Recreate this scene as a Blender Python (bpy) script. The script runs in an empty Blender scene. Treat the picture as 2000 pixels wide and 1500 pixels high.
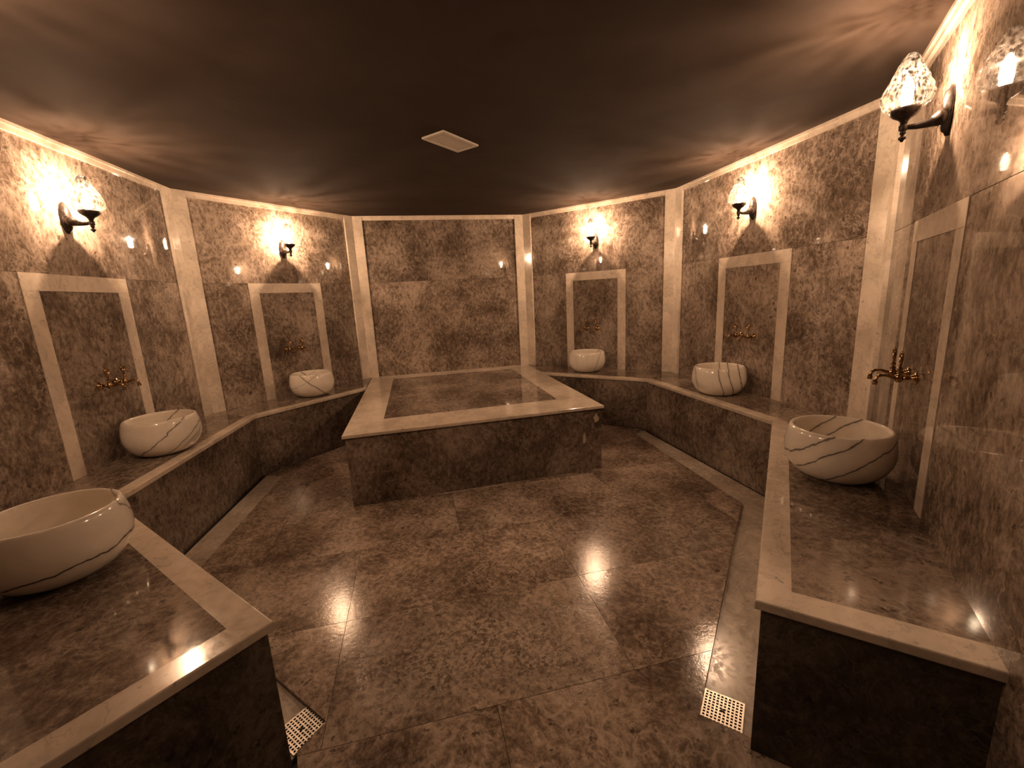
import bpy, bmesh, math, random
from mathutils import Vector, Matrix
from mathutils.geometry import tessellate_polygon

random.seed(7)
SC = bpy.context.scene
COL = SC.collection

# ------------------------------------------------------------------ camera
TH, PITCH, ROLL = math.radians(12.488), math.radians(11.47), math.radians(-2.844)
cp, sp, cr, sr = math.cos(PITCH), math.sin(PITCH), math.cos(ROLL), math.sin(ROLL)
right, up, fwd = Vector((1, 0, 0)), Vector((0, sp, cp)), Vector((0, cp, -sp))
r2, u2 = cr * right + sr * up, -sr * right + cr * up
def yaw(v): return Vector((v.x * math.cos(TH) + v.y * math.sin(TH), -v.x * math.sin(TH) + v.y * math.cos(TH), v.z))
r2, u2, fw = yaw(r2), yaw(u2), yaw(fwd)
cam = bpy.data.cameras.new('camera')
cam_o = bpy.data.objects.new('camera', cam)
COL.objects.link(cam_o)
M = Matrix((r2, u2, -fw)).transposed().to_4x4()
M.translation = (-0.489, 0.0, 1.606)
cam_o.matrix_world = M
cam.sensor_fit = 'HORIZONTAL'; cam.sensor_width = 36.0
cam.lens = 835.0 / 2000.0 * 36.0
cam.clip_start = 0.02
SC.camera = cam_o

# ------------------------------------------------------------------ world, exposure
w = bpy.data.worlds.new('world'); SC.world = w; w.use_nodes = True
w.node_tree.nodes['Background'].inputs[0].default_value = (0.0, 0.0, 0.0, 1)
w.node_tree.nodes['Background'].inputs[1].default_value = 0.0
SC.view_settings.view_transform = 'Standard'
SC.view_settings.look = 'None'
SC.view_settings.gamma = 1.0
SC.view_settings.use_curve_mapping = False
SC.view_settings.exposure = 1.12
SC.cycles.use_denoising = True
SC.cycles.max_bounces = 6
SC.cycles.diffuse_bounces = 4
SC.cycles.glossy_bounces = 3
SC.cycles.adaptive_threshold = 0.04
SC.cycles.transparent_max_bounces = 8
SC.cycles.sample_clamp_indirect = 4.0

LAMP_POWER = 24.0
LAMP_COLOR = (1.0, 0.64, 0.42)

# ------------------------------------------------------------------ node helpers
class NT:
    def __init__(self, name):
        self.m = bpy.data.materials.new(name); self.m.use_nodes = True
        self.t = self.m.node_tree; self.t.nodes.clear()
        self.out = self.t.nodes.new('ShaderNodeOutputMaterial')
    def n(self, typ, **kw):
        nd = self.t.nodes.new(typ)
        for k, v in kw.items():
            if hasattr(nd, k): setattr(nd, k, v)
        return nd
    def l(self, a, b): self.t.links.new(a, b)
    def setin(self, nd, key, v):
        s = nd.inputs[key]
        if hasattr(v, 'is_linked') or hasattr(v, 'links'): self.l(v, s)
        else: s.default_value = v
    def math(self, op, a, b=0.0, c=0.0, clamp=False):
        nd = self.n('ShaderNodeMath', operation=op, use_clamp=clamp)
        for i, v in enumerate((a, b, c)): self.setin(nd, i, v)
        return nd.outputs[0]
    def noise(self, vec, scale, detail=4.0, rough=0.55, dist=0.0):
        nd = self.n('ShaderNodeTexNoise')
        self.l(vec, nd.inputs['Vector'])
        nd.inputs['Scale'].default_value = scale; nd.inputs['Detail'].default_value = detail
        nd.inputs['Roughness'].default_value = rough; nd.inputs['Distortion'].default_value = dist
        return nd.outputs['Fac']
    def ramp(self, fac, stops):
        nd = self.n('ShaderNodeValToRGB'); self.l(fac, nd.inputs[0])
        el = nd.color_ramp.elements
        while len(el) > 1: el.remove(el[-1])
        for i, (p, c) in enumerate(stops):
            e = el[0] if i == 0 else el.new(p)
            e.position = p; e.color = c if len(c) == 4 else (*c, 1)
        return nd.outputs[0]
    def maprange(self, v, a, b, c, d, smooth=True):
        nd = self.n('ShaderNodeMapRange', interpolation_type='SMOOTHSTEP' if smooth else 'LINEAR')
        self.l(v, nd.inputs[0])
        for i, q in enumerate((a, b, c, d)): nd.inputs[i + 1].default_value = q
        return nd.outputs[0]
    def mix(self, fac, a, b, blend='MIX'):
        nd = self.n('ShaderNodeMix', data_type='RGBA', blend_type=blend)
        self.setin(nd, 0, fac)
        for key, v in ((6, a), (7, b)):
            if isinstance(v, tuple): nd.inputs[key].default_value = v if len(v) == 4 else (*v, 1)
            else: self.l(v, nd.inputs[key])
        return nd.outputs[2]
    def objvec(self, jitter=True):
        tc = self.n('ShaderNodeTexCoord'); v = tc.outputs['Object']
        if not jitter: return v
        oi = self.n('ShaderNodeObjectInfo')
        cx = self.n('ShaderNodeCombineXYZ')
        for i, k in enumerate((37.0, 61.0, 23.0)): self.l(self.math('MULTIPLY', oi.outputs['Random'], k), cx.inputs[i])
        ad = self.n('ShaderNodeVectorMath', operation='ADD'); self.l(v, ad.inputs[0]); self.l(cx.outputs[0], ad.inputs[1])
        return ad.outputs[0]
    def vscale(self, v, s):
        mp = self.n('ShaderNodeMapping'); self.l(v, mp.inputs[0]); mp.inputs['Scale'].default_value = s
        return mp.outputs[0]
    def bsdf(self, **kw):
        b = self.n('ShaderNodeBsdfPrincipled')
        for k, v in kw.items():
            key = k.replace('_', ' ')
            if isinstance(v, tuple) and len(v) == 3: v = (*v, 1)
            self.setin(b, key, v)
        self.l(b.outputs[0], self.out.inputs[0])
        return b

def warp(k, v, scale, amount):
    nd = k.n('ShaderNodeTexNoise'); k.l(v, nd.inputs['Vector'])
    nd.inputs['Scale'].default_value = scale; nd.inputs['Detail'].default_value = 2.0
    sb = k.n('ShaderNodeVectorMath', operation='SUBTRACT'); k.l(nd.outputs['Color'], sb.inputs[0]); sb.inputs[1].default_value = (.5, .5, .5)
    sc = k.n('ShaderNodeVectorMath', operation='SCALE'); k.l(sb.outputs[0], sc.inputs[0]); sc.inputs['Scale'].default_value = amount
    ad = k.n('ShaderNodeVectorMath', operation='ADD'); k.l(v, ad.inputs[0]); k.l(sc.outputs[0], ad.inputs[1])
    return ad.outputs[0]

def dark_marble(name, rough0=0.015, rough1=0.04, worn=False, tone=1.0, patches=(), rot=(.5, .6, .45)):
    k = NT(name); v0 = k.objvec()
    v = warp(k, v0, 2.6, .17)
    t = lambda *c: tuple(x * tone for x in c)
    mp = k.n('ShaderNodeMapping'); k.l(v, mp.inputs[0]); mp.inputs['Rotation'].default_value = rot; mp.inputs['Scale'].default_value = (1.0, 1.0, .62)
    vf = mp.outputs[0]
    cloud = k.noise(v, 1.9, 5, .66)
    fib = k.noise(vf, 31.0, 5, .80)
    val = k.math('ADD', k.math('MULTIPLY', cloud, .54), k.math('MULTIPLY', fib, .58))
    base = k.ramp(val, [(.42, t(.062, .043, .031)), (.49, t(.110, .081, .060)), (.55, t(.180, .136, .104)), (.61, t(.290, .226, .177)), (.70, t(.44, .355, .285))])
    nn = k.noise(v, 2.6, 3, .6)
    msk = k.maprange(cloud, .40, .60, 0.0, 1.0)
    rdg = k.maprange(k.math('ABSOLUTE', k.math('SUBTRACT', nn, .5)), 0.0, .011, 1.0, 0.0)
    base = k.mix(k.math('MULTIPLY', k.math('MULTIPLY', rdg, msk), .85), base, t(.40, .325, .26))
    nf = k.noise(v, 8.0, 3, .62)
    rd2 = k.maprange(k.math('ABSOLUTE', k.math('SUBTRACT', nf, .51)), 0.0, .026, 1.0, 0.0)
    base = k.mix(k.math('MULTIPLY', k.math('MULTIPLY', rd2, k.maprange(nn, .40, .58, 0, 1)), .7), base, t(.34, .275, .22))
    pits = k.maprange(k.noise(v0, 28.0, 3, .6), .61, .70, 0.0, .8)
    base = k.mix(pits, base, t(.045, .032, .026))
    r = k.maprange(cloud, .3, .7, rough0, rough1)
    nrm = None
    if worn:
        # limescale crust in the middle of the floor
        ov = k.objvec(False)
        def blob(cx, cy, rad):
            mp = k.n('ShaderNodeMapping'); k.l(ov, mp.inputs[0]); mp.inputs['Location'].default_value = (-cx, -cy, 0)
            ln = k.n('ShaderNodeVectorMath', operation='LENGTH'); k.l(mp.outputs[0], ln.inputs[0])
            return k.maprange(ln.outputs['Value'], 0.0, rad, 1.0, 0.0)
        bl = k.math('ADD', k.math('ADD', blob(-.52, 1.72, .40), blob(-.02, 1.62, .36)), blob(-.3, 1.80, .35), clamp=True)
        cn = k.noise(v0, 46.0, 4, .74)
        crust = k.maprange(cn, .44, .60, 0.0, 1.0)
        cm = k.math('MULTIPLY', bl, crust)
        base = k.mix(k.math('MULTIPLY', cm, 0.85), base, (.42, .325, .24))
        r = k.math('ADD', r, k.math('MULTIPLY', cm, 0.22))
        bp = k.n('ShaderNodeBump'); bp.inputs['Strength'].default_value = 0.34; bp.inputs['Distance'].default_value = 0.004
        k.l(k.math('ADD', k.math('MULTIPLY', cn, .4), k.math('ADD', k.math('MULTIPLY', nn, .5), k.math('MULTIPLY', cm, 2.0))), bp.inputs['Height'])
        nrm = bp.outputs[0]
    for (px, py, pz, sx, sy, sz) in patches:     # pale chips in the stone
        ov = k.objvec(False)
        mp = k.n('ShaderNodeMapping'); mp.vector_type = 'TEXTURE'; k.l(ov, mp.inputs[0])
        mp.inputs['Location'].default_value = (px, py, pz); mp.inputs['Scale'].default_value = (sx, sy, sz)
        ln = k.n('ShaderNodeVectorMath', operation='LENGTH'); k.l(mp.outputs[0], ln.inputs[0])
        rag = k.math('ADD', ln.outputs['Value'], k.math('MULTIPLY', k.noise(ov, 40.0, 3, .6), 1.4))
        base = k.mix(k.maprange(rag, 1.35, 1.6, .8, 0.0), base, (.55, .46, .33))
    oi = k.n('ShaderNodeObjectInfo')
    vv = k.n('ShaderNodeHueSaturation'); k.l(base, vv.inputs['Color']); k.l(k.math('ADD', .87, k.math('MULTIPLY', oi.outputs['Random'], .26)), vv.inputs['Value'])
    base = vv.outputs[0]
    b = k.bsdf(Base_Color=base, Roughness=r, IOR=1.52)
    if nrm: k.l(nrm, b.inputs['Normal'])
    return k.m

def light_marble(name, col=(.62, .53, .435), rough=0.10, tone=1.0):
    k = NT(name); v0 = k.objvec(); v = warp(k, v0, 3.0, .25)
    c = tuple(x * tone for x in col)
    n1 = k.noise(v, 4.0, 4, .62)
    base = k.ramp(n1, [(0.32, tuple(x * .80 for x in c)), (0.5, c), (0.70, tuple(min(x * 1.12, .85) for x in c))])
    n2 = k.noise(v, 24.0, 4, .72)
    base = k.mix(.5, base, k.ramp(n2, [(.32, (.70, .66, .61)), (.5, (1, 1, 1)), (.7, (1.12, 1.1, 1.06))]), 'MULTIPLY')
    rd = k.maprange(k.math('ABSOLUTE', k.math('SUBTRACT', n1, .47)), 0, .012, .42, 0.0)
    base = k.mix(rd, base, tuple(x * .5 for x in c))
    sp_ = k.maprange(k.noise(v0, 34.0, 2, .5), .69, .75, 0, .6)
    base = k.mix(sp_, base, tuple(x * .35 for x in c))
    k.bsdf(Base_Color=base, Roughness=k.maprange(n2, .3, .7, rough * .7, rough * 1.5), IOR=1.5)
    return k.m

def basin_marble(name, veins, col=(.86, .79, .69)):
    """white marble; veins = (normal, offset, half width, strength) cuts through the stone"""
    k = NT(name); v = k.objvec(False); vj = k.objvec(True)
    n1 = k.noise(vj, 6.0, 5, .6, .8)
    base = k.ramp(n1, [(.3, tuple(x * .88 for x in col)), (.6, col), (.8, tuple(min(.9, x * 1.06) for x in col))])
    wob = k.noise(vj, 7.0, 3, .55, .3); wob2 = k.noise(vj, 30.0, 3, .5)
    for (n, off, hw, st) in veins:
        dt = k.n('ShaderNodeVectorMath', operation='DOT_PRODUCT'); k.l(v, dt.inputs[0])
        dt.inputs[1].default_value = Vector(n).normalized()
        d = k.math('ADD', dt.outputs['Value'], k.math('MULTIPLY', k.math('SUBTRACT', wob, .5), .05))
        d = k.math('ADD', d, k.math('MULTIPLY', k.math('SUBTRACT', wob2, .5), .008))
        a = k.math('ABSOLUTE', k.math('SUBTRACT', d, off))
        f = k.maprange(a, hw * .35, hw, st, 0.0)
        halo = k.maprange(a, 0.0, hw * 5, st * .22, 0.0)
        base = k.mix(halo, base, (.42, .37, .32))
        base = k.mix(f, base, (.075, .06, .055))
    k.bsdf(Base_Color=base, Roughness=.12, IOR=1.5, Coat_Weight=.25, Coat_Roughness=.05)
    return k.m

def simple(name, col, rough, metal=0.0, var=.25, scale=30.0, bump=0.0):
    k = NT(name); v = k.objvec()
    n = k.noise(v, scale, 4, .6)
    base = k.mix(k.maprange(n, .3, .7, 0, 1), tuple(x * (1 - var) for x in col), tuple(min(1, x * (1 + var)) for x in col))
    b = k.bsdf(Base_Color=base, Roughness=k.maprange(n, .3, .7, rough * .8, min(1, rough * 1.25)), Metallic=metal)
    if bump:
        bp = k.n('ShaderNodeBump'); bp.inputs['Strength'].default_value = bump; bp.inputs['Distance'].default_value = .003
        k.l(n, bp.inputs['Height']); k.l(bp.outputs[0], b.inputs['Normal'])
    return k.m

def shade_glass():
    """hammered clear glass: lumps of different thickness let different amounts of light through"""
    k = NT('hammered_glass'); v = k.objvec()
    vo = k.n('ShaderNodeTexVoronoi', feature='F1'); k.l(k.vscale(v, (1, 1, .7)), vo.inputs['Vector']); vo.inputs['Scale'].default_value = 62.0
    n = k.noise(v, 75.0, 2, .6)
    h = k.math('ADD', k.math('MULTIPLY', vo.outputs['Distance'], 1.0), k.math('MULTIPLY', n, .8))
    ribs = k.noise(k.vscale(v, (1, 1, .12)), 85.0, 2, .6)
    hh = k.math('ADD', k.math('MULTIPLY', h, .26), k.math('MULTIPLY', ribs, .98))
    sx = k.n('ShaderNodeSeparateXYZ'); k.l(k.objvec(False), sx.inputs[0])
    tip = k.maprange(sx.outputs['Z'], .17, .25, 1.0, .30)         # the glass is solid towards the tip
    tr = k.n('ShaderNodeBsdfTransparent')
    k.l(k.mix(1.0, k.ramp(hh, [(.52, (.24, .21, .17)), (.66, (.72, .69, .62)), (.84, (1, .99, .96))]), k.ramp(tip, [(0, (0, 0, 0)), (1, (1, 1, 1))]), 'MULTIPLY'), tr.inputs[0])
    tl = k.n('ShaderNodeBsdfTranslucent'); tl.inputs[0].default_value = (1, .93, .8, 1)
    gl = k.n('ShaderNodeBsdfGlossy'); gl.inputs['Roughness'].default_value = .08
    bp = k.n('ShaderNodeBump'); bp.inputs['Strength'].default_value = .9; bp.inputs['Distance'].default_value = .006
    k.l(h, bp.inputs['Height']); k.l(bp.outputs[0], gl.inputs['Normal']); k.l(bp.outputs[0], tl.inputs['Normal'])
    m1 = k.n('ShaderNodeMixShader'); k.l(k.ramp(h, [(.55, (.0004, .0004, .0004)), (.8, (.0008, .0008, .0008)), (1.05, (.008, .008, .008))]), m1.inputs[0])
    k.l(tr.outputs[0], m1.inputs[1]); k.l(tl.outputs[0], m1.inputs[2])
    fr = k.n('ShaderNodeFresnel'); fr.inputs[0].default_value = 1.45; k.l(bp.outputs[0], fr.inputs['Normal'])
    m2 = k.n('ShaderNodeMixShader'); k.l(k.math('MULTIPLY', fr.outputs[0], .35), m2.inputs[0]); k.l(m1.outputs[0], m2.inputs[1]); k.l(gl.outputs[0], m2.inputs[2])
    k.l(m2.outputs[0], k.out.inputs[0])
    return k.m

def bulb_glass():
    k = NT('glowing_bulb')
    tr = k.n('ShaderNodeBsdfTransparent')
    em = k.n('ShaderNodeEmission'); em.inputs[0].default_value = (1, .80, .55, 1); em.inputs[1].default_value = 26.0
    ad = k.n('ShaderNodeAddShader'); k.l(tr.outputs[0], ad.inputs[0]); k.l(em.outputs[0], ad.inputs[1]); k.l(ad.outputs[0], k.out.inputs[0])
    return k.m

def ceiling_paint():
    k = NT('ceiling_paint'); v = k.objvec(False)
    n = k.noise(v, 3.0, 5, .6, .5)
    base = k.mix(k.maprange(n, .3, .7, 0, 1), (.046, .032, .024), (.057, .040, .030))
    k.bsdf(Base_Color=base, Roughness=.95, Specular_IOR_Level=.1)
    return k.m

MAT = dict(
    wall=dark_marble('brown_marble', tone=.97),
    bench=dark_marble('bench_brown_marble', .04, .09, tone=.95, rot=(1.2, .2, .9)),
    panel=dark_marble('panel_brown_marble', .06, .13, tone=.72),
    front=dark_marble('platform_brown_marble', .08, .16, tone=.8, patches=[(1.055, -1.31, .49, .030, .3, .050), (.935, -1.31, .31, .020, .3, .065)]),
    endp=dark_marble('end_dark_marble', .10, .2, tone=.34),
    floor=dark_marble('floor_brown_marble', .09, .15, worn=True, tone=1.2, rot=(1.3, .1, 1.0)),
    pale=light_marble('cream_marble'),
    pale_top=light_marble('cream_marble_top', (.60, .515, .42), .13),
    strip=light_marble('floor_cream_marble', (.50, .43, .35), .2),
    core=simple('mortar', (.05, .042, .035), .9),
    ceiling=ceiling_paint(),
    bronze=simple('dark_bronze', (.030, .022, .018), .28, .35, .3),
    brass=simple('aged_brass', (.40, .26, .13), .16, 1.0, .35),
    steel=simple('brushed_steel', (.72, .66, .58), .32, .85, .12, 60),
    hole=simple('drain_black', (.012, .01, .009), .7),
    white=simple('cream_lacquer', (.70, .64, .56), .45, 0, .06),
    glass=shade_glass(), bulb=bulb_glass(),
)

# ------------------------------------------------------------------ mesh helpers
def tag(o, label=None, cat=None, group=None, kind=None):
    if label: o['label'] = label
    if cat: o['category'] = cat
    if group: o['group'] = group
    if kind: o['kind'] = kind
    return o
def link(name, bm, mat, parent=None, smooth=False, origin=None):
    """bmesh given in the parent's local space; origin = where the object's own pivot sits in it"""
    bmesh.ops.recalc_face_normals(bm, faces=bm.faces)
    if origin is not None: bmesh.ops.translate(bm, verts=bm.verts, vec=-Vector(origin))
    me = bpy.data.meshes.new(name); bm.to_mesh(me); bm.free()
    if smooth:
        for p in me.polygons: p.use_smooth = True
    if mat is not None: me.materials.append(mat)
    o = bpy.data.objects.new(name, me); COL.objects.link(o)
    if parent is not None: o.parent = parent
    if origin is not None: o.location = origin
    return o
def empty(name, loc, rz=0.0):
    o = bpy.data.objects.new(name, None); COL.objects.link(o)
    o.location = loc; o.rotation_euler = (0, 0, rz); o.empty_display_size = .1
    return o
def prism(poly, z0, z1, bev=None, bm=None, width=.006):
    """vertical prism on a 2-D polygon; bev = polygon edges whose top and bottom arris is rounded"""
    bm = bm or bmesh.new()
    a = [bm.verts.new((x, y, z0)) for x, y in poly]; b = [bm.verts.new((x, y, z1)) for x, y in poly]
    n = len(poly)
    bm.faces.new(a[::-1]); bm.faces.new(b)
    for i in range(n): bm.faces.new((a[i], a[(i + 1) % n], b[(i + 1) % n], b[i]))
    if bev:
        es = []
        for i in bev:
            j = (i + 1) % n
            es += [bm.edges.get((b[i], b[j])), bm.edges.get((a[i], a[j]))]
        bmesh.ops.bevel(bm, geom=es, offset=width, segments=3, affect='EDGES', profile=.5)
    return bm
def box(bm, x0, x1, y0, y1, z0, z1):
    return prism([(x0, y0), (x1, y0), (x1, y1), (x0, y1)], z0, z1, bm=bm)
def lathe(prof, seg=32, bm=None, M_=None, closed_ends=True):
    bm = bm or bmesh.new(); rings = []
    for r, z in prof:
        if r < 1e-6:
            rings.append([bm.verts.new((0, 0, z))]); continue
        rings.append([bm.verts.new((r * math.cos(2 * math.pi * i / seg), r * math.sin(2 * math.pi * i / seg), z)) for i in range(seg)])
    new = [v for r in rings for v in r]
    for A, B in zip(rings, rings[1:]):
        for i in range(seg):
            j = (i + 1) % seg
            if len(A) == 1 and len(B) == 1: continue
            if len(A) == 1: bm.faces.new((A[0], B[i], B[j]))
            elif len(B) == 1: bm.faces.new((A[i], A[j], B[0]))
            else: bm.faces.new((A[i], A[j], B[j], B[i]))
    if closed_ends:
        if len(rings[0]) > 1: bm.faces.new(rings[0][::-1])
        if len(rings[-1]) > 1: bm.faces.new(rings[-1])
    if M_ is not None: bmesh.ops.transform(bm, matrix=M_, verts=new)
    return bm
def tube(pts, radii, seg=12, bm=None):
    bm = bm or bmesh.new(); pts = [Vector(p) for p in pts]; rings = []
    if not hasattr(radii, '__len__'): radii = [radii] * len(pts)
    ref = Vector((1, 0, 0))
    for i, p in enumerate(pts):
        t = (pts[min(i + 1, len(pts) - 1)] - pts[max(i - 1, 0)]).normalized()
        a = ref - t * ref.dot(t)
        if a.length < 1e-3: a = Vector((0, 0, 1)) - t * t.z
        a.normalize(); b = t.cross(a)
        rings.append([bm.verts.new(p + radii[i] * (math.cos(q) * a + math.sin(q) * b)) for q in [2 * math.pi * k / seg for k in range(seg)]])
    for A, B in zip(rings, rings[1:]):
        for i in range(seg): bm.faces.new((A[i], A[(i + 1) % seg], B[(i + 1) % seg], B[i]))
    bm.faces.new(rings[0][::-1]); bm.faces.new(rings[-1])
    return bm
ROT_Y = Matrix.Rotation(math.radians(-90), 4, 'X')     # lathe axis z -> +y

# ------------------------------------------------------------------ plan of the room
HB, HC = 0.606, 2.727
PTS = [(-1.315, .788), (-2.700, 2.294), (-2.545, 4.757), (-1.14, 6.14), (1.14, 6.13), (2.57, 4.64), (2.53, 2.26), (.62, .35), (.62, -.9), (-1.315, -.9)]
PTS = [Vector(p) for p in PTS]
OUT = 0.012
def offset_poly(P, d):                                  # outward (left of the clockwise direction)
    res = []; n = len(P)
    for i in range(n):
        e0 = (P[i] - P[i - 1]).normalized(); e1 = (P[(i + 1) % n] - P[i]).normalized()
        n0, n1 = Vector((-e0.y, e0.x)), Vector((-e1.y, e1.x))
        b = (n0 + n1).normalized()
        res.append(P[i] + b * (d / b.dot(n0)))
    return res
WP = offset_poly(PTS, OUT)
CORE = offset_poly(PTS, OUT + .012)
BACK = offset_poly(PTS, OUT + .15)

class Wall:
    def __init__(self, i):
        self.a, self.b = WP[i], WP[(i + 1) % len(WP)]
        self.e = (self.b - self.a).normalized(); self.L = (self.b - self.a).length
        self.n = Vector((self.e.y, -self.e.x))
    def p(self, s, d): q = self.a + self.e * s + self.n * d; return (q.x, q.y)
    def rz(self): return math.atan2(self.e.y, self.e.x)     # for things built x along wall, -y outward
    def slab(self, s0, s1, z0, z1, d0, d1): return prism([self.p(s0, d0), self.p(s1, d0), self.p(s1, d1), self.p(s0, d1)], z0, z1)
W = {k: Wall(i) for i, k in enumerate(['L3', 'L2', 'L1', 'B', 'R1', 'R2', 'R3', 'PR', 'PB', 'PL'])}
KEYS = list(W)

# ------------------------------------------------------------------ setting: ceiling, walls, trims
bm = prism([tuple(p) for p in BACK], HC, HC + .12)
tag(link('ceiling', bm, MAT['ceiling']), 'dark brown painted flat ceiling over the bath room', 'ceiling', kind='structure')

WNAME = dict(L3='wall_front_left', L2='wall_left', L1='wall_back_left', B='wall_back', R1='wall_back_right', R2='wall_right', R3='wall_front_right', PR='wall_entry_right', PB='wall_entry', PL='wall_entry_left')
WLAB = dict(L3='nearest left marble wall, behind the big cropped basin', L2='left brown marble wall with a cream frame, at the left edge',
            L1='brown marble wall with cream frame just left of the back wall', B='plain brown marble wall behind the raised platform',
            R1='brown marble wall with cream frame just right of the back wall', R2='brown marble wall with cream frame left of the tall corner pilaster on the right',
            R3='polished brown marble wall seen at a slant at the right edge', PR='brown wall of the entry on the right of the viewer',
            PB='brown wall of the entry behind the viewer', PL='brown wall of the entry on the left of the viewer')
FRAME = dict(L2=(1.233, .434), L1=(.986, .424), R1=(1.062, .416), R2=(1.205, .437), R3=(1.050, .395), L3=(1.075, .43))   # centre, half width
FZ, FW, J = 1.885, .105, .0012
n = len(WP)
for i, k in enumerate(KEYS):
    wl = W[k]; j = (i + 1) % n
    core = link(WNAME[k], prism([tuple(CORE[i]), tuple(CORE[j]), tuple(BACK[j]), tuple(BACK[i])], -.05, HC), MAT['core'])
    tag(core, WLAB[k], 'wall', kind='structure')
    L = wl.L; lo = .58 if k in ('L3', 'L2', 'L1', 'R1', 'R2', 'R3', 'B') else 0.0
    def slab(name, s0, s1, z0, z1, mat='wall', d1=0.0, label=None):
        c = wl.p((s0 + s1) / 2, -.006)
        o = link(name, wl.slab(s0, s1, z0, z1, -.012, d1), MAT[mat], core, origin=(c[0], c[1], (z0 + z1) / 2))
        if label: o['label'] = label
        return o
    a, b = 0.0, L
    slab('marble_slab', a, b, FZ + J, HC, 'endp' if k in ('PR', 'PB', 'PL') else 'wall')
    if k in FRAME:
        c, h = FRAME[k]
        slab('marble_slab', a, c - h - J, lo, FZ - J)
        slab('marble_slab', c + h + J, b, lo, FZ - J)
        slab('inset_slab', c - h + FW + J, c + h - FW - J, lo, FZ - FW - J)
        slab('frame_jamb', c - h, c - h + FW, lo, FZ - FW - J, 'pale', .003, 'cream marble jamb')
        slab('frame_jamb', c + h - FW, c + h, lo, FZ - FW - J, 'pale', .003, 'cream marble jamb')
        slab('frame_head', c - h, c + h, FZ - FW, FZ, 'pale', .003, 'cream marble head piece')
        if k in ('R3', 'L3'):                                # below the bench top past its end
            pass
    elif k == 'B':
        slab('marble_slab', a, b, lo, FZ - J)
    else:
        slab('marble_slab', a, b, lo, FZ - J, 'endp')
# the near walls run down to the floor beyond the bench ends
for k in ('L3', 'R3'):
    wl = W[k]; core = bpy.data.objects[WNAME[k]]
    s0, s1 = (0.0, .32) if k == 'L3' else (2.28, wl.L)
    c = wl.p((s0 + s1) / 2, -.006)
    link('marble_slab', wl.slab(s0, s1, 0.0, .579, -.012, 0.0), MAT['wall'], core, origin=(c[0], c[1], .29))

# corner pilasters: two strips meeting in a crease, one trim per corner
PW, PT = .128, .026
CORN = [(1, 'L3', 'L2', 'cream marble corner pilaster beside the nearest left basin, outside the picture'),
        (2, 'L2', 'L1', 'cream marble corner pilaster between the two left framed walls'),
        (3, 'L1', 'B', 'cream marble corner pilaster left of the plain back wall'),
        (4, 'B', 'R1', 'cream marble corner pilaster right of the plain back wall'),
        (5, 'R1', 'R2', 'cream marble corner pilaster between the two right framed walls'),
        (6, 'R2', 'R3', 'tallest cream marble corner pilaster below the big sconce')]
for idx, ka, kb, lab in CORN:
    A, B_ = W[ka], W[kb]; V = WP[idx]
    bis = (A.n + B_.n).normalized(); Vi = V + bis * (PT / bis.dot(A.n))
    t = empty('trim_%d' % idx, (V.x, V.y, HB)); tag(t, lab, 'pilaster', kind='structure')
    for poly in ([A.p(A.L - PW, 0), tuple(V), tuple(Vi), A.p(A.L - PW, PT)], [tuple(V), B_.p(PW, 0), B_.p(PW, PT), tuple(Vi)]):
        link('pilaster_strip', prism([(x - V.x, y - V.y) for x, y in poly], 0.0, HC - HB), MAT['pale'], t)
# cornice strips under the ceiling
CLAB = dict(L3='cream marble cornice strip of the nearest left wall', L2='cream cornice strip at the left edge, above the left sconce',
            L1='cream cornice strip above the sconce left of the back wall', B='cream cornice strip on top of the plain back wall',
            R1='cream cornice strip above the sconce right of the back wall', R2='cream cornice strip rising to the tallest pilaster on the right',
            R3='steep cream cornice strip in the top right corner')
for q, k in enumerate(CLAB):
    wl = W[k]; s0 = PW if k != 'L3' else 0.0; s1 = wl.L - PW if k != 'R3' else wl.L
    bm = wl.slab(s0, s1, HC - .054, HC, 0, .018); bm2 = wl.slab(s0, s1, HC - .020, HC, .018, .026)
    me = bpy.data.meshes.new('tmp'); bm2.to_mesh(me); bm2.free(); bm.from_mesh(me); bpy.data.meshes.remove(me)
    tag(link('trim_%d' % (7 + q), bm, MAT['pale']), CLAB[k], 'cornice', kind='structure')

# ------------------------------------------------------------------ setting: floor
bm = prism([tuple(p) for p in BACK], -.12, -.032)
floor = tag(link('floor', bm, MAT['core']), 'wet polished brown marble slab floor', 'floor', kind='structure')
e3 = Vector((.677, -.736)).normalized(); n3 = Vector((-.736, -.677)).normalized()      # along / towards the wall, nearest left bench
dA, dB, dC = Vector((-1.071, 1.646)), Vector((-.968, 1.539)), Vector((-1.052, 1.445))
REGION = [(.445, 1.179), (1.80, 2.534), (1.885, 4.31), (2.03, 4.39), (1.11, 5.36), (-1.11, 5.40), (-2.02, 4.46), (-1.868, 4.385), (-1.979, 2.633), tuple(dB), tuple(dC), (-1.03, 1.36),
          (-1.48, .93), (-1.33, .77), (-1.33, -.9), (.63, -.9), (.63, .35), (.92, .60), (.62, .93), (.62, 1.00)]
tris = tessellate_polygon([[Vector((x, y, 0)) for x, y in REGION]])
def clip(poly, tri):
    a, b, c = tri
    if (b - a).cross(c - a) < 0: b, c = c, b
    for p, q in ((a, b), (b, c), (c, a)):
        out = []; d = q - p
        for i in range(len(poly)):
            u, v = poly[i], poly[(i + 1) % len(poly)]
            su, sv = d.cross(u - p), d.cross(v - p)
            if su >= 0: out.append(u)
            if su * sv < 0: out.append(u + (v - u) * (su / (su - sv)))
        poly = out
        if len(poly) < 3: return []
    return poly
RV = [Vector(p) for p in REGION]
TX, TY = 1.276, .667
rows = [(2.092 + r * TY) for r in range(-5, 6)]
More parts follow.
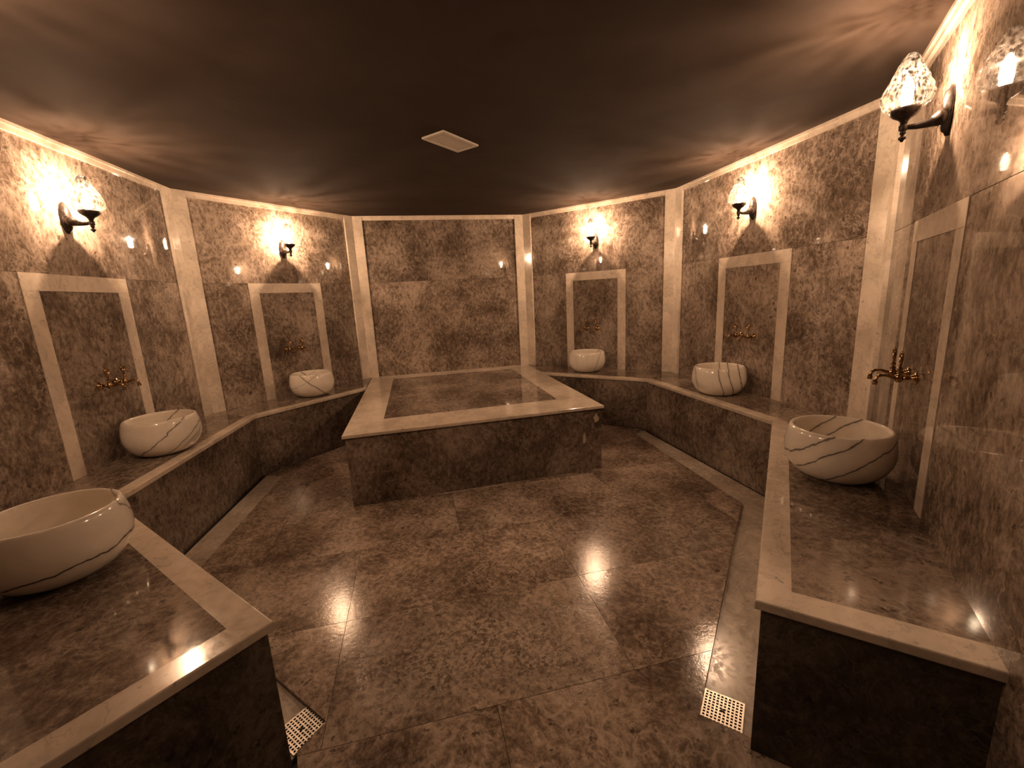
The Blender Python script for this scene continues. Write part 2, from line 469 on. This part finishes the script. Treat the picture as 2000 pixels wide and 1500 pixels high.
for r, y0 in enumerate(rows):
    x_first = .31 if r in (4, 5) else -.30                      # running bond
    for c in range(-2, 3):
        x0 = x_first + c * TX
        rect = [Vector(p) for p in ((x0 + .001, y0 + .001), (x0 + TX - .001, y0 + .001), (x0 + TX - .001, y0 + TY - .001), (x0 + .001, y0 + TY - .001))]
        bm = bmesh.new(); cnt = 0
        for t in tris:
            pc = clip(list(rect), [RV[i] for i in t])
            pc = [p for i, p in enumerate(pc) if (p - pc[i - 1]).length > 1e-5]
            if len(pc) >= 3:
                prism([tuple(p) for p in pc], -.032, 0.0, bm=bm); cnt += 1
        if cnt: link('floor_slab', bm, MAT['floor'], floor)
        else: bm.free()
ZS = -.019
R_in = [(.445, 1.179), (1.80, 2.534), (1.885, 4.31)]; R_bs = [(.57, 1.05), (2.06, 2.54), (2.06, 4.40)]
L_in = [tuple(dB), (-1.979, 2.633), (-1.868, 4.385)]; L_bs = [(-1.10, 1.40), (-2.20, 2.60), (-2.05, 4.48)]
for I_, B_ in ((R_in, R_bs), (L_in, L_bs)):
    for q in range(2):
        g = .004
        link('border_strip', prism([I_[q], I_[q + 1], B_[q + 1], B_[q]], -.032, ZS), MAT['strip'], floor)['label'] = 'cream marble drainage strip'

# ------------------------------------------------------------------ benches
def bench(name, label, F, Wl, end_wall, flip, widths):
    """F = front line from the platform to the free end; Wl = wall line behind it"""
    F = [Vector(p) for p in F]; Wl = [Vector(p) for p in Wl]
    org = Vector(((F[1].x + F[2].x) / 2, (F[1].y + F[2].y) / 2)); root = empty(name, (org.x, org.y, 0)); tag(root, label, 'bench')
    loc = lambda P: [(p[0] - org.x, p[1] - org.y) for p in P]
    sgn = 1 if flip else -1
    def side(a, b): e = (b - a).normalized(); return Vector((-e.y, e.x)) * sgn            # towards the wall
    def off_line(bw):
        ns = [side(F[i], F[i + 1]) for i in range(3)]; I = []
        for i in range(4):
            if i == 0: I.append(None); continue
            if i == 3: I.append(F[3] + ns[2] * bw[2]); continue
            # intersection of the two offset lines
            p, d = F[i - 1] + ns[i - 1] * bw[i - 1], F[i] - F[i - 1]; q, e = F[i] + ns[i] * bw[i], F[i + 1] - F[i]
            t = (q - p).cross(e) / d.cross(e); I.append(p + d * t)
        d = (F[1] - F[0]); p = I[1]; t = (F[0].x - p.x) / d.x; I[0] = p + d * t
        return I, ns
    I, ns = off_line(widths)
    z0, z1 = HB - .034, HB
    eend = (F[3] - F[2]).normalized()
    I3 = I[3] - eend * .10; W3 = end_wall; W3i = Vector(W3) - eend * .10
    for i in range(3):
        link('border_slab', prism(loc([F[i], F[i + 1], I[i + 1], I[i]]), z0, z1, [0] + ([1] if i == 2 else [])), MAT['pale_top'], root)['label'] = 'cream marble edge slab'
        inner = [I[i], I[i + 1], Wl[i + 1], Wl[i]] if i < 2 else [I[2], I3, W3i, Wl[2]]
        link('seat_slab', prism(loc(inner), z0, z1 - .0008), MAT['bench'], root)
    link('border_slab', prism(loc([I[3], W3, W3i, I3]), z0, z1, [0]), MAT['pale_top'], root)['label'] = 'cream marble edge slab'
    # upright panels, set back under the overhang
    G = [F[i] for i in range(4)]; rec = .018
    Gf = []
    nsr = ns
    for i in range(4):
        if i == 0: Gf.append(F[0] + ns[0] * rec)
        elif i == 3: Gf.append(F[3] + ns[2] * rec - eend * rec)
        else:
            b = (ns[i - 1] + ns[i]).normalized(); Gf.append(F[i] + b * (rec / b.dot(ns[i])))
    th = .03
    Gb = []
    for i in range(4):
        if i == 0: Gb.append(Gf[0] + ns[0] * th)
        elif i == 3: Gb.append(Gf[3] + ns[2] * th)
        else:
            b = (ns[i - 1] + ns[i]).normalized(); Gb.append(Gf[i] + b * (th / b.dot(ns[i])))
    for i in range(3):
        cut = eend * (th + .001) if i == 2 else eend * 0
        link('front_panel', prism(loc([Gf[i], Gf[i + 1] - cut, Gb[i + 1] - cut, Gb[i]]), -.02, z0), MAT['panel'], root)
    We = Vector(W3) - eend * rec
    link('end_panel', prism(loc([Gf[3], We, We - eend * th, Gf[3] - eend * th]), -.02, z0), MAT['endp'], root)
    return root
F_L = [(-1.122, 5.39), (-2.062, 4.455), (-2.200, 2.654), (-1.022, 1.373)]
F_R = [(1.128, 5.345), (2.056, 4.365), (2.056, 2.570), (.508, 1.020)]
wl = W['L3']; eL = (Vector(F_L[3]) - Vector(F_L[2])).normalized()
def wall_end(wall, p, n_):                                   # foot of the end edge on the wall
    p = Vector(p); t = (wall.a - p).dot(wall.n) / n_.dot(wall.n); q = p + n_ * t; return (q.x, q.y)
endL = wall_end(W['L3'], F_L[3], Vector((eL.y, -eL.x)))
eR = (Vector(F_R[3]) - Vector(F_R[2])).normalized()
endR = wall_end(W['R3'], F_R[3], Vector((-eR.y, eR.x)))
bench('marble_bench', 'long brown marble bench with cream edge running round the left walls', F_L, [(-1.122, 6.145), WP[2], WP[1]], endL, False, (.075, .085, .10))
bench('marble_bench', 'long brown marble bench with cream edge running round the right walls', F_R, [(1.128, 6.135), WP[5], WP[6]], endR, True, (.075, .085, .10))

# ------------------------------------------------------------------ platform
po = empty('marble_platform', (0, 4.78, 0)); tag(po, 'raised square brown marble platform with broad cream border against the back wall', 'platform')
pl = lambda P: [(x, y - 4.78) for x, y in P]
FL, FR, BR_, BL_ = (-1.115, 3.415), (1.122, 3.475), (1.122, 6.138), (-1.115, 6.148)
iFL, iFR, iBR, iBL = (-.818, 3.815), (.812, 3.865), (.815, 5.875), (-.815, 5.875)
z0, z1 = HB - .026, HB + .003
for P, bv in (([FL, FR, iFR, iFL], [0]), ([FR, BR_, iBR, iFR], [0]), ([BR_, BL_, iBL, iBR], []), ([BL_, FL, iFL, iBL], [0])):
    link('border_slab', prism(pl(P), z0, z1, bv), MAT['pale_top'], po)['label'] = 'cream marble border slab'
link('top_slab', prism(pl([iFL, iFR, iBR, iBL]), z0, z1 - .0008), MAT['bench'], po)
r_ = .02
mid = .0
def panel(P, mat): return link('side_panel', prism(pl(P), -.012, z0), MAT[mat], po)
yl = lambda x: FL[1] + r_ + (FR[1] - FL[1]) * (x - FL[0]) / (FR[0] - FL[0])
fp = link('front_panel', prism(pl([(FL[0] + r_, yl(FL[0] + r_)), (FR[0] - r_, yl(FR[0] - r_)), (FR[0] - r_, yl(FR[0]) + .03), (FL[0] + r_, yl(FL[0]) + .03)]), -.012, z0), MAT['front'], po)
panel([(FL[0] + r_, yl(FL[0]) + .031), (FL[0] + r_ + .03, yl(FL[0]) + .031), (FL[0] + r_ + .03, 6.12), (FL[0] + r_, 6.12)], 'panel')
panel([(FR[0] - r_ - .03, yl(FR[0]) + .031), (FR[0] - r_, yl(FR[0]) + .031), (FR[0] - r_, 6.12), (FR[0] - r_ - .03, 6.12)], 'panel')

# ------------------------------------------------------------------ basins
def basin_mesh():
    prof = [(0, 0), (.115, 0), (.150, .006), (.186, .030), (.215, .066), (.232, .105), (.238, .140), (.237, .175), (.232, .210), (.225, .242), (.220, .256), (.215, .262), (.208, .265), (.201, .262), (.198, .255),
            (.200, .240), (.204, .200), (.204, .160), (.192, .110), (.165, .068), (.12, .045), (.05, .038), (0, .037)]
    return lathe(prof, 64)
BASINS = dict(
    R3=(1.055, .262, 'large white marble basin with diagonal dark veins, nearest on the right bench', [((-.388, .474, .788), v, .0055, q) for v, q in ((.225, .8), (.155, .85), (.045, .85), (-.055, .4))]),
    R2=(1.17, .255, 'white marble basin with short upright dark veins on the right bench', [((.76, -.616, .2), v, .0055, q) for v, q in ((.05, .8), (.125, .75), (.205, .9), (-.15, .5))]),
    R1=(1.05, .26, 'small pale marble basin right of the raised platform', [((.865, -.363, -.33), .073, .005, .6)]),
    L1=(.965, .26, 'small white marble basin with forked vein left of the raised platform', [((.686, .155, .707), .109, .006, .85), ((-.485, -.11, .86), .195, .004, .4)]),
    L2=(1.285, .262, 'white marble basin with slanting veins on the left bench below a frame', [((-.572, -.296, .766), v, .0045, q) for v, q in ((.12, .85), (.005, .7), (-.03, .5), (-.055, .35))]),
    L3=(1.265, .313, 'big white marble basin with one long vein, cropped at the left edge', [((-.113, -.082, .99), .088, .0055, .95), ((.62, .55, .55), .30, .004, .6)]),
)
for k, (s, d, lab, veins) in BASINS.items():
    x, y = W[k].p(s, d)
    o = link('wash_basin', basin_mesh(), basin_marble('basin_marble_' + k, veins), smooth=True)
    o.location = (x, y, HB)
    tag(o, lab, 'basin', 'marble basins on the benches')

# ------------------------------------------------------------------ copies
def copy_tree(o, parent=None):
    c = o.copy(); COL.objects.link(c); c.parent = parent
    for ch in list(o.children):
        copy_tree(ch, c)
    return c

# ------------------------------------------------------------------ taps: x along wall, -y out of the wall
def make_tap():
    root = empty('water_tap', (0, 0, 0))
    RO = Matrix.Rotation(math.radians(90), 4, 'X')          # z -> -y
    link('wall_flange', lathe([(.030, 0), (.030, .004), (.026, .008), (.016, .011), (.014, .018), (.011, .022)], 16, M_=RO), MAT['brass'], root, True)
    bm = lathe([(.009, .018), (.009, .034), (.013, .037), (.013, .042), (.009, .045), (.010, .052)], 12, M_=RO)
    lathe([(.006, -.024), (.012, -.021), (.016, -.012), (.017, 0), (.015, .012), (.010, .017), (.0125, .021), (.0125, .026), (.008, .030), (.008, .038), (.011, .041), (.011, .046), (.006, .050), (.0045, .056)], 14, bm, Matrix.Translation((0, -.062, 0)))
    body = link('tap_body', bm, MAT['brass'], root, True)
    pts = [(0, -.072, 0), (0, -.086, .001), (0, -.102, .006), (0, -.116, .009), (0, -.130, .007), (0, -.141, -.001), (0, -.146, -.014), (0, -.147, -.026)]
    bm = tube(pts, [.009, .0085, .008, .0078, .0076, .0076, .0078, .009], 12)
    sp_o = link('spout', bm, MAT['brass'], root, True)
    link('nozzle', tube([(0, -.147, -.024), (0, -.147, -.030), (0, -.147, -.040)], [.011, .0115, .010], 12), MAT['brass'], sp_o, True)
    # lever: an open leaf on a bead
    bm = bmesh.new(); ring = []
    N = 20
    for i in range(N + 1):
        a = 2 * math.pi * i / N
        ring.append((.017 * math.sin(a) * (1 - .35 * math.cos(a)), -.062, .092 - .027 * math.cos(a)))
    tube(ring, .0056, 8, bm)
    lathe([(0, .054), (.006, .056), (.008, .061), (.006, .066), (.0035, .070), (.0055, .078), (.0035, .090), (0, .096)], 10, bm, Matrix.Translation((0, -.062, 0)))
    lathe([(0, .116), (.004, .119), (.0045, .123), (0, .129)], 8, bm, Matrix.Translation((0, -.062, 0)))
    link('handle', bm, MAT['brass'], root, True)
    return root
TAPC = dict(L2=1.260, L1=.955, R1=1.020, R2=1.205, R3=1.000)
TLAB = dict(L2='brass wall tap over the left bench basin', L1='brass wall tap in the frame left of the platform', R1='brass wall tap in the frame right of the platform',
            R2='brass wall tap above the basin with upright veins', R3='dark brass wall tap above the nearest right basin')
proto = make_tap(); first = True
for k, c in TAPC.items():
    for sd in (-1, 1):
        t = proto if first else copy_tree(proto); first = False
        x, y = W[k].p(c + sd * .076, .0)
        t.location = (x, y, 1.142); t.rotation_euler = (0, 0, W[k].rz())
        lr = ('left', 'right')[sd > 0]
        tag(t, TLAB[k] + ', %s one of the pair' % lr, 'tap', 'pairs of brass wall taps')

# ------------------------------------------------------------------ sconces: x along wall, -y out of the wall, origin on the wall at plate centre
def make_sconce():
    root = empty('wall_sconce', (0, 0, 0))
    RO = Matrix.Rotation(math.radians(90), 4, 'X')
    # shield-shaped back plate, pointed at both ends, domed in steps
    bm = bmesh.new(); rings = []
    for sc_, y in ((1.0, 0.0), (1.0, -.010), (.86, -.016), (.80, -.024), (.45, -.034)):
        ring = []
        for i in range(32):
            a = 2 * math.pi * i / 32; cx, cz = math.cos(a), math.sin(a)
            ring.append(bm.verts.new((.040 * sc_ * math.copysign(abs(cx) ** 1.15, cx), y, .100 * sc_ * cz)))
        rings.append(ring)
    for A, B_ in zip(rings, rings[1:]):
        for i in range(32): bm.faces.new((A[i], A[(i + 1) % 32], B_[(i + 1) % 32], B_[i]))
    bm.faces.new(rings[0]); bm.faces.new(rings[-1])
    link('back_plate', bm, MAT['bronze'], root, True)
    pts = [(0, -.018, -.020), (0, -.038, -.024), (0, -.058, -.031), (0, -.080, -.036), (0, -.105, -.038), (0, -.130, -.036), (0, -.150, -.034)]
    link('arm', tube(pts, [.040, .031, .0215, .0155, .0125, .0105, .0105], 14), MAT['bronze'], root, True)
    T = Matrix.Translation((0, -.150, 0))
    link('finial', lathe([(0, -.094), (.005, -.092), (.007, -.086), (.014, -.082), (.0145, -.075), (.007, -.070), (.007, -.064), (.012, -.060), (.012, -.055), (.010, -.051), (.016, -.046), (.0175, -.040), (.016, -.034), (.0175, -.028), (.012, -.020)], 16, M_=T), MAT['bronze'], root, True)
    link('cup', lathe([(.011, -.024), (.014, -.012), (.022, .000), (.038, .010), (.050, .021), (.056, .032), (.058, .040), (.055, .041), (.050, .033), (.03, .022), (0, .018)], 28, M_=T), MAT['bronze'], root, True)
    # lumpy flame-shaped shade
    prof = [(.053, .036), (.070, .045), (.082, .058), (.0895, .076), (.090, .094), (.085, .114), (.076, .136), (.0655, .159), (.054, .182), (.0425, .206), (.032, .228), (.022, .246), (.012, .257), (0, .261)]
    P2 = []
    for (r0, z0_), (r1, z1_) in zip(prof, prof[1:]):
        P2 += [(r0, z0_), ((r0 + r1) / 2 + .0004, (z0_ + z1_) / 2)]
    P2.append(prof[-1])
    bm = lathe(P2, 40, closed_ends=False)
    rnd = random.Random(3)
    for v in bm.verts:
        r = math.hypot(v.co.x, v.co.y)
        if r > 1e-4 and v.co.z > .04:
            a = math.atan2(v.co.y, v.co.x)
            dr = .0026 * math.sin(7 * a + 60 * v.co.z) + .0020 * math.sin(11 * a - 95 * v.co.z + 1) + rnd.uniform(-.0008, .0008)
            v.co.x *= 1 + dr / r; v.co.y *= 1 + dr / r
    bmesh.ops.transform(bm, matrix=T, verts=bm.verts)
    link('glass_shade', bm, MAT['glass'], root, True)['label'] = 'hammered clear glass shade'
    b = link('bulb', lathe([(.010, .022), (.012, .042), (.018, .062), (.0215, .092), (.020, .122), (.014, .148), (.006, .164), (0, .170)], 20, M_=T), MAT['bulb'], root, True)
    lt = bpy.data.lights.new('bulb_light', 'POINT'); lt.energy = LAMP_POWER; lt.color = LAMP_COLOR; lt.shadow_soft_size = .006
    lo = bpy.data.objects.new('bulb_light', lt); COL.objects.link(lo); lo.parent = b; lo.location = (0, -.150, .136)
    return root
SCON = dict(L2=1.230, L1=1.000, R1=1.080, R2=1.190, R3=1.030, L3=1.08)
SZ = dict(L2=2.252, L1=2.258, R1=2.262, R2=2.277, R3=2.292, L3=2.265)
SLAB_ = dict(L2='lit glass wall sconce at the left edge, above the left cream frame', L1='lit glass wall sconce on the wall just left of the back wall',
             R1='lit glass wall sconce on the wall just right of the back wall', R2='lit glass wall sconce above the frame left of the tallest pilaster',
             R3='largest lit glass wall sconce, in the top right corner', L3='lit glass wall sconce on the nearest left wall, outside the picture')
proto = make_sconce(); first = True
for k, s in SCON.items():
    t = proto if first else copy_tree(proto); first = False
    x, y = W[k].p(s, 0.0)
    t.location = (x, y, SZ[k]); t.rotation_euler = (0, 0, W[k].rz())
    tag(t, SLAB_[k], 'wall lamp', 'glass wall sconces')

# ------------------------------------------------------------------ ceiling vent
vo = empty('ceiling_vent', (-.105, 3.365, HC), math.radians(43.0)); tag(vo, 'small rectangular cream air vent in the middle of the ceiling', 'vent')
hx, hy, f = .190, .102, .024
bm = bmesh.new()
for x0, x1, y0, y1 in ((-hx, hx, -hy, -hy + f), (-hx, hx, hy - f, hy), (-hx, -hx + f, -hy + f, hy - f), (hx - f, hx, -hy + f, hy - f)):
    box(bm, x0, x1, y0, y1, -.012, 0)
link('vent_frame', bm, MAT['white'], vo)
link('vent_backing', box(bmesh.new(), -hx + f, hx - f, -hy + f, hy - f, -.002, -.0005), MAT['hole'], vo)
slat_me = None
for i in range(15):
    y = -hy + f + .0055 + i * ((2 * (hy - f) - .011) / 14)
    if slat_me is None:
        s_ = link('vent_slat', box(bmesh.new(), -hx + f, hx - f, -.0036, .0036, -.0095, -.003), MAT['white'], vo); slat_me = s_.data
    else:
        s_ = bpy.data.objects.new('vent_slat', slat_me); COL.objects.link(s_); s_.parent = vo
    s_.location = (0, y, 0)
for i in range(7):
    s_ = link('vent_crossbar', box(bmesh.new(), -.003, .003, -hy + f, hy - f, -.0075, -.003), MAT['white'], vo)
    s_.location = (-hx + f + (i + 1) * (2 * (hx - f) / 8), 0, 0)

# ------------------------------------------------------------------ floor drains
def drain(center, ang, label):
    root = empty('floor_drain', (center[0], center[1], ZS), ang); tag(root, label, 'drain', 'floor drains at the bench ends')
    H, N, hole = .073, 10, .0042
    link('drain_pit', box(bmesh.new(), -H + .003, H - .003, -H + .003, H - .003, .0, .001), MAT['hole'], root)
    bm = bmesh.new()
    mrg = .011; pit = (2 * (H - mrg)) / (N - 1)
    xs = [-H]
    for i in range(N):
        c = -H + mrg + i * pit; xs += [c - hole, c + hole]
    xs.append(H)
    zt, zb = .0055, .003
    vt = {}; vb = {}
    m = len(xs)
    def V_(D, i, j, z):
        if (i, j) not in D: D[(i, j)] = bm.verts.new((xs[i], xs[j], z))
        return D[(i, j)]
    solid = lambda i, j: not (i % 2 == 1 and j % 2 == 1)
    for i in range(m - 1):
        for j in range(m - 1):
            if solid(i, j):
                bm.faces.new([V_(vt, a, b, zt) for a, b in ((i, j), (i + 1, j), (i + 1, j + 1), (i, j + 1))])
            else:
                q = ((i, j), (i + 1, j), (i + 1, j + 1), (i, j + 1))
                for (a, b) in zip(q, q[1:] + q[:1]):
                    bm.faces.new([V_(vt, *b, zt), V_(vt, *a, zt), V_(vb, *a, zb), V_(vb, *b, zb)])
    q = ((0, 0), (m - 1, 0), (m - 1, m - 1), (0, m - 1))
    rim = []
    for i in range(m - 1):
        for (a, b) in (((i, 0), (i + 1, 0)), ((m - 1, i), (m - 1, i + 1)), ((i + 1, m - 1), (i, m - 1)), ((0, i + 1), (0, i))):
            bm.faces.new([V_(vt, *a, zt), V_(vt, *b, zt), V_(vb, *b, zb), V_(vb, *a, zb)])
    grate = link('drain_grate', bm, MAT['steel'], root)
    link('grate_screw', lathe([(.0, .0055), (.0075, .0055), (.0075, .0068), (.005, .0075), (0, .0076)], 12), MAT['bronze'], grate)
    return root
drain((.5475, 1.178), math.radians(45), 'square perforated steel floor drain at the foot of the right bench end')
cl = (dA + dC) / 2
drain((cl.x, cl.y), math.atan2(e3.y, e3.x), 'square perforated steel floor drain half hidden by the left bench end')
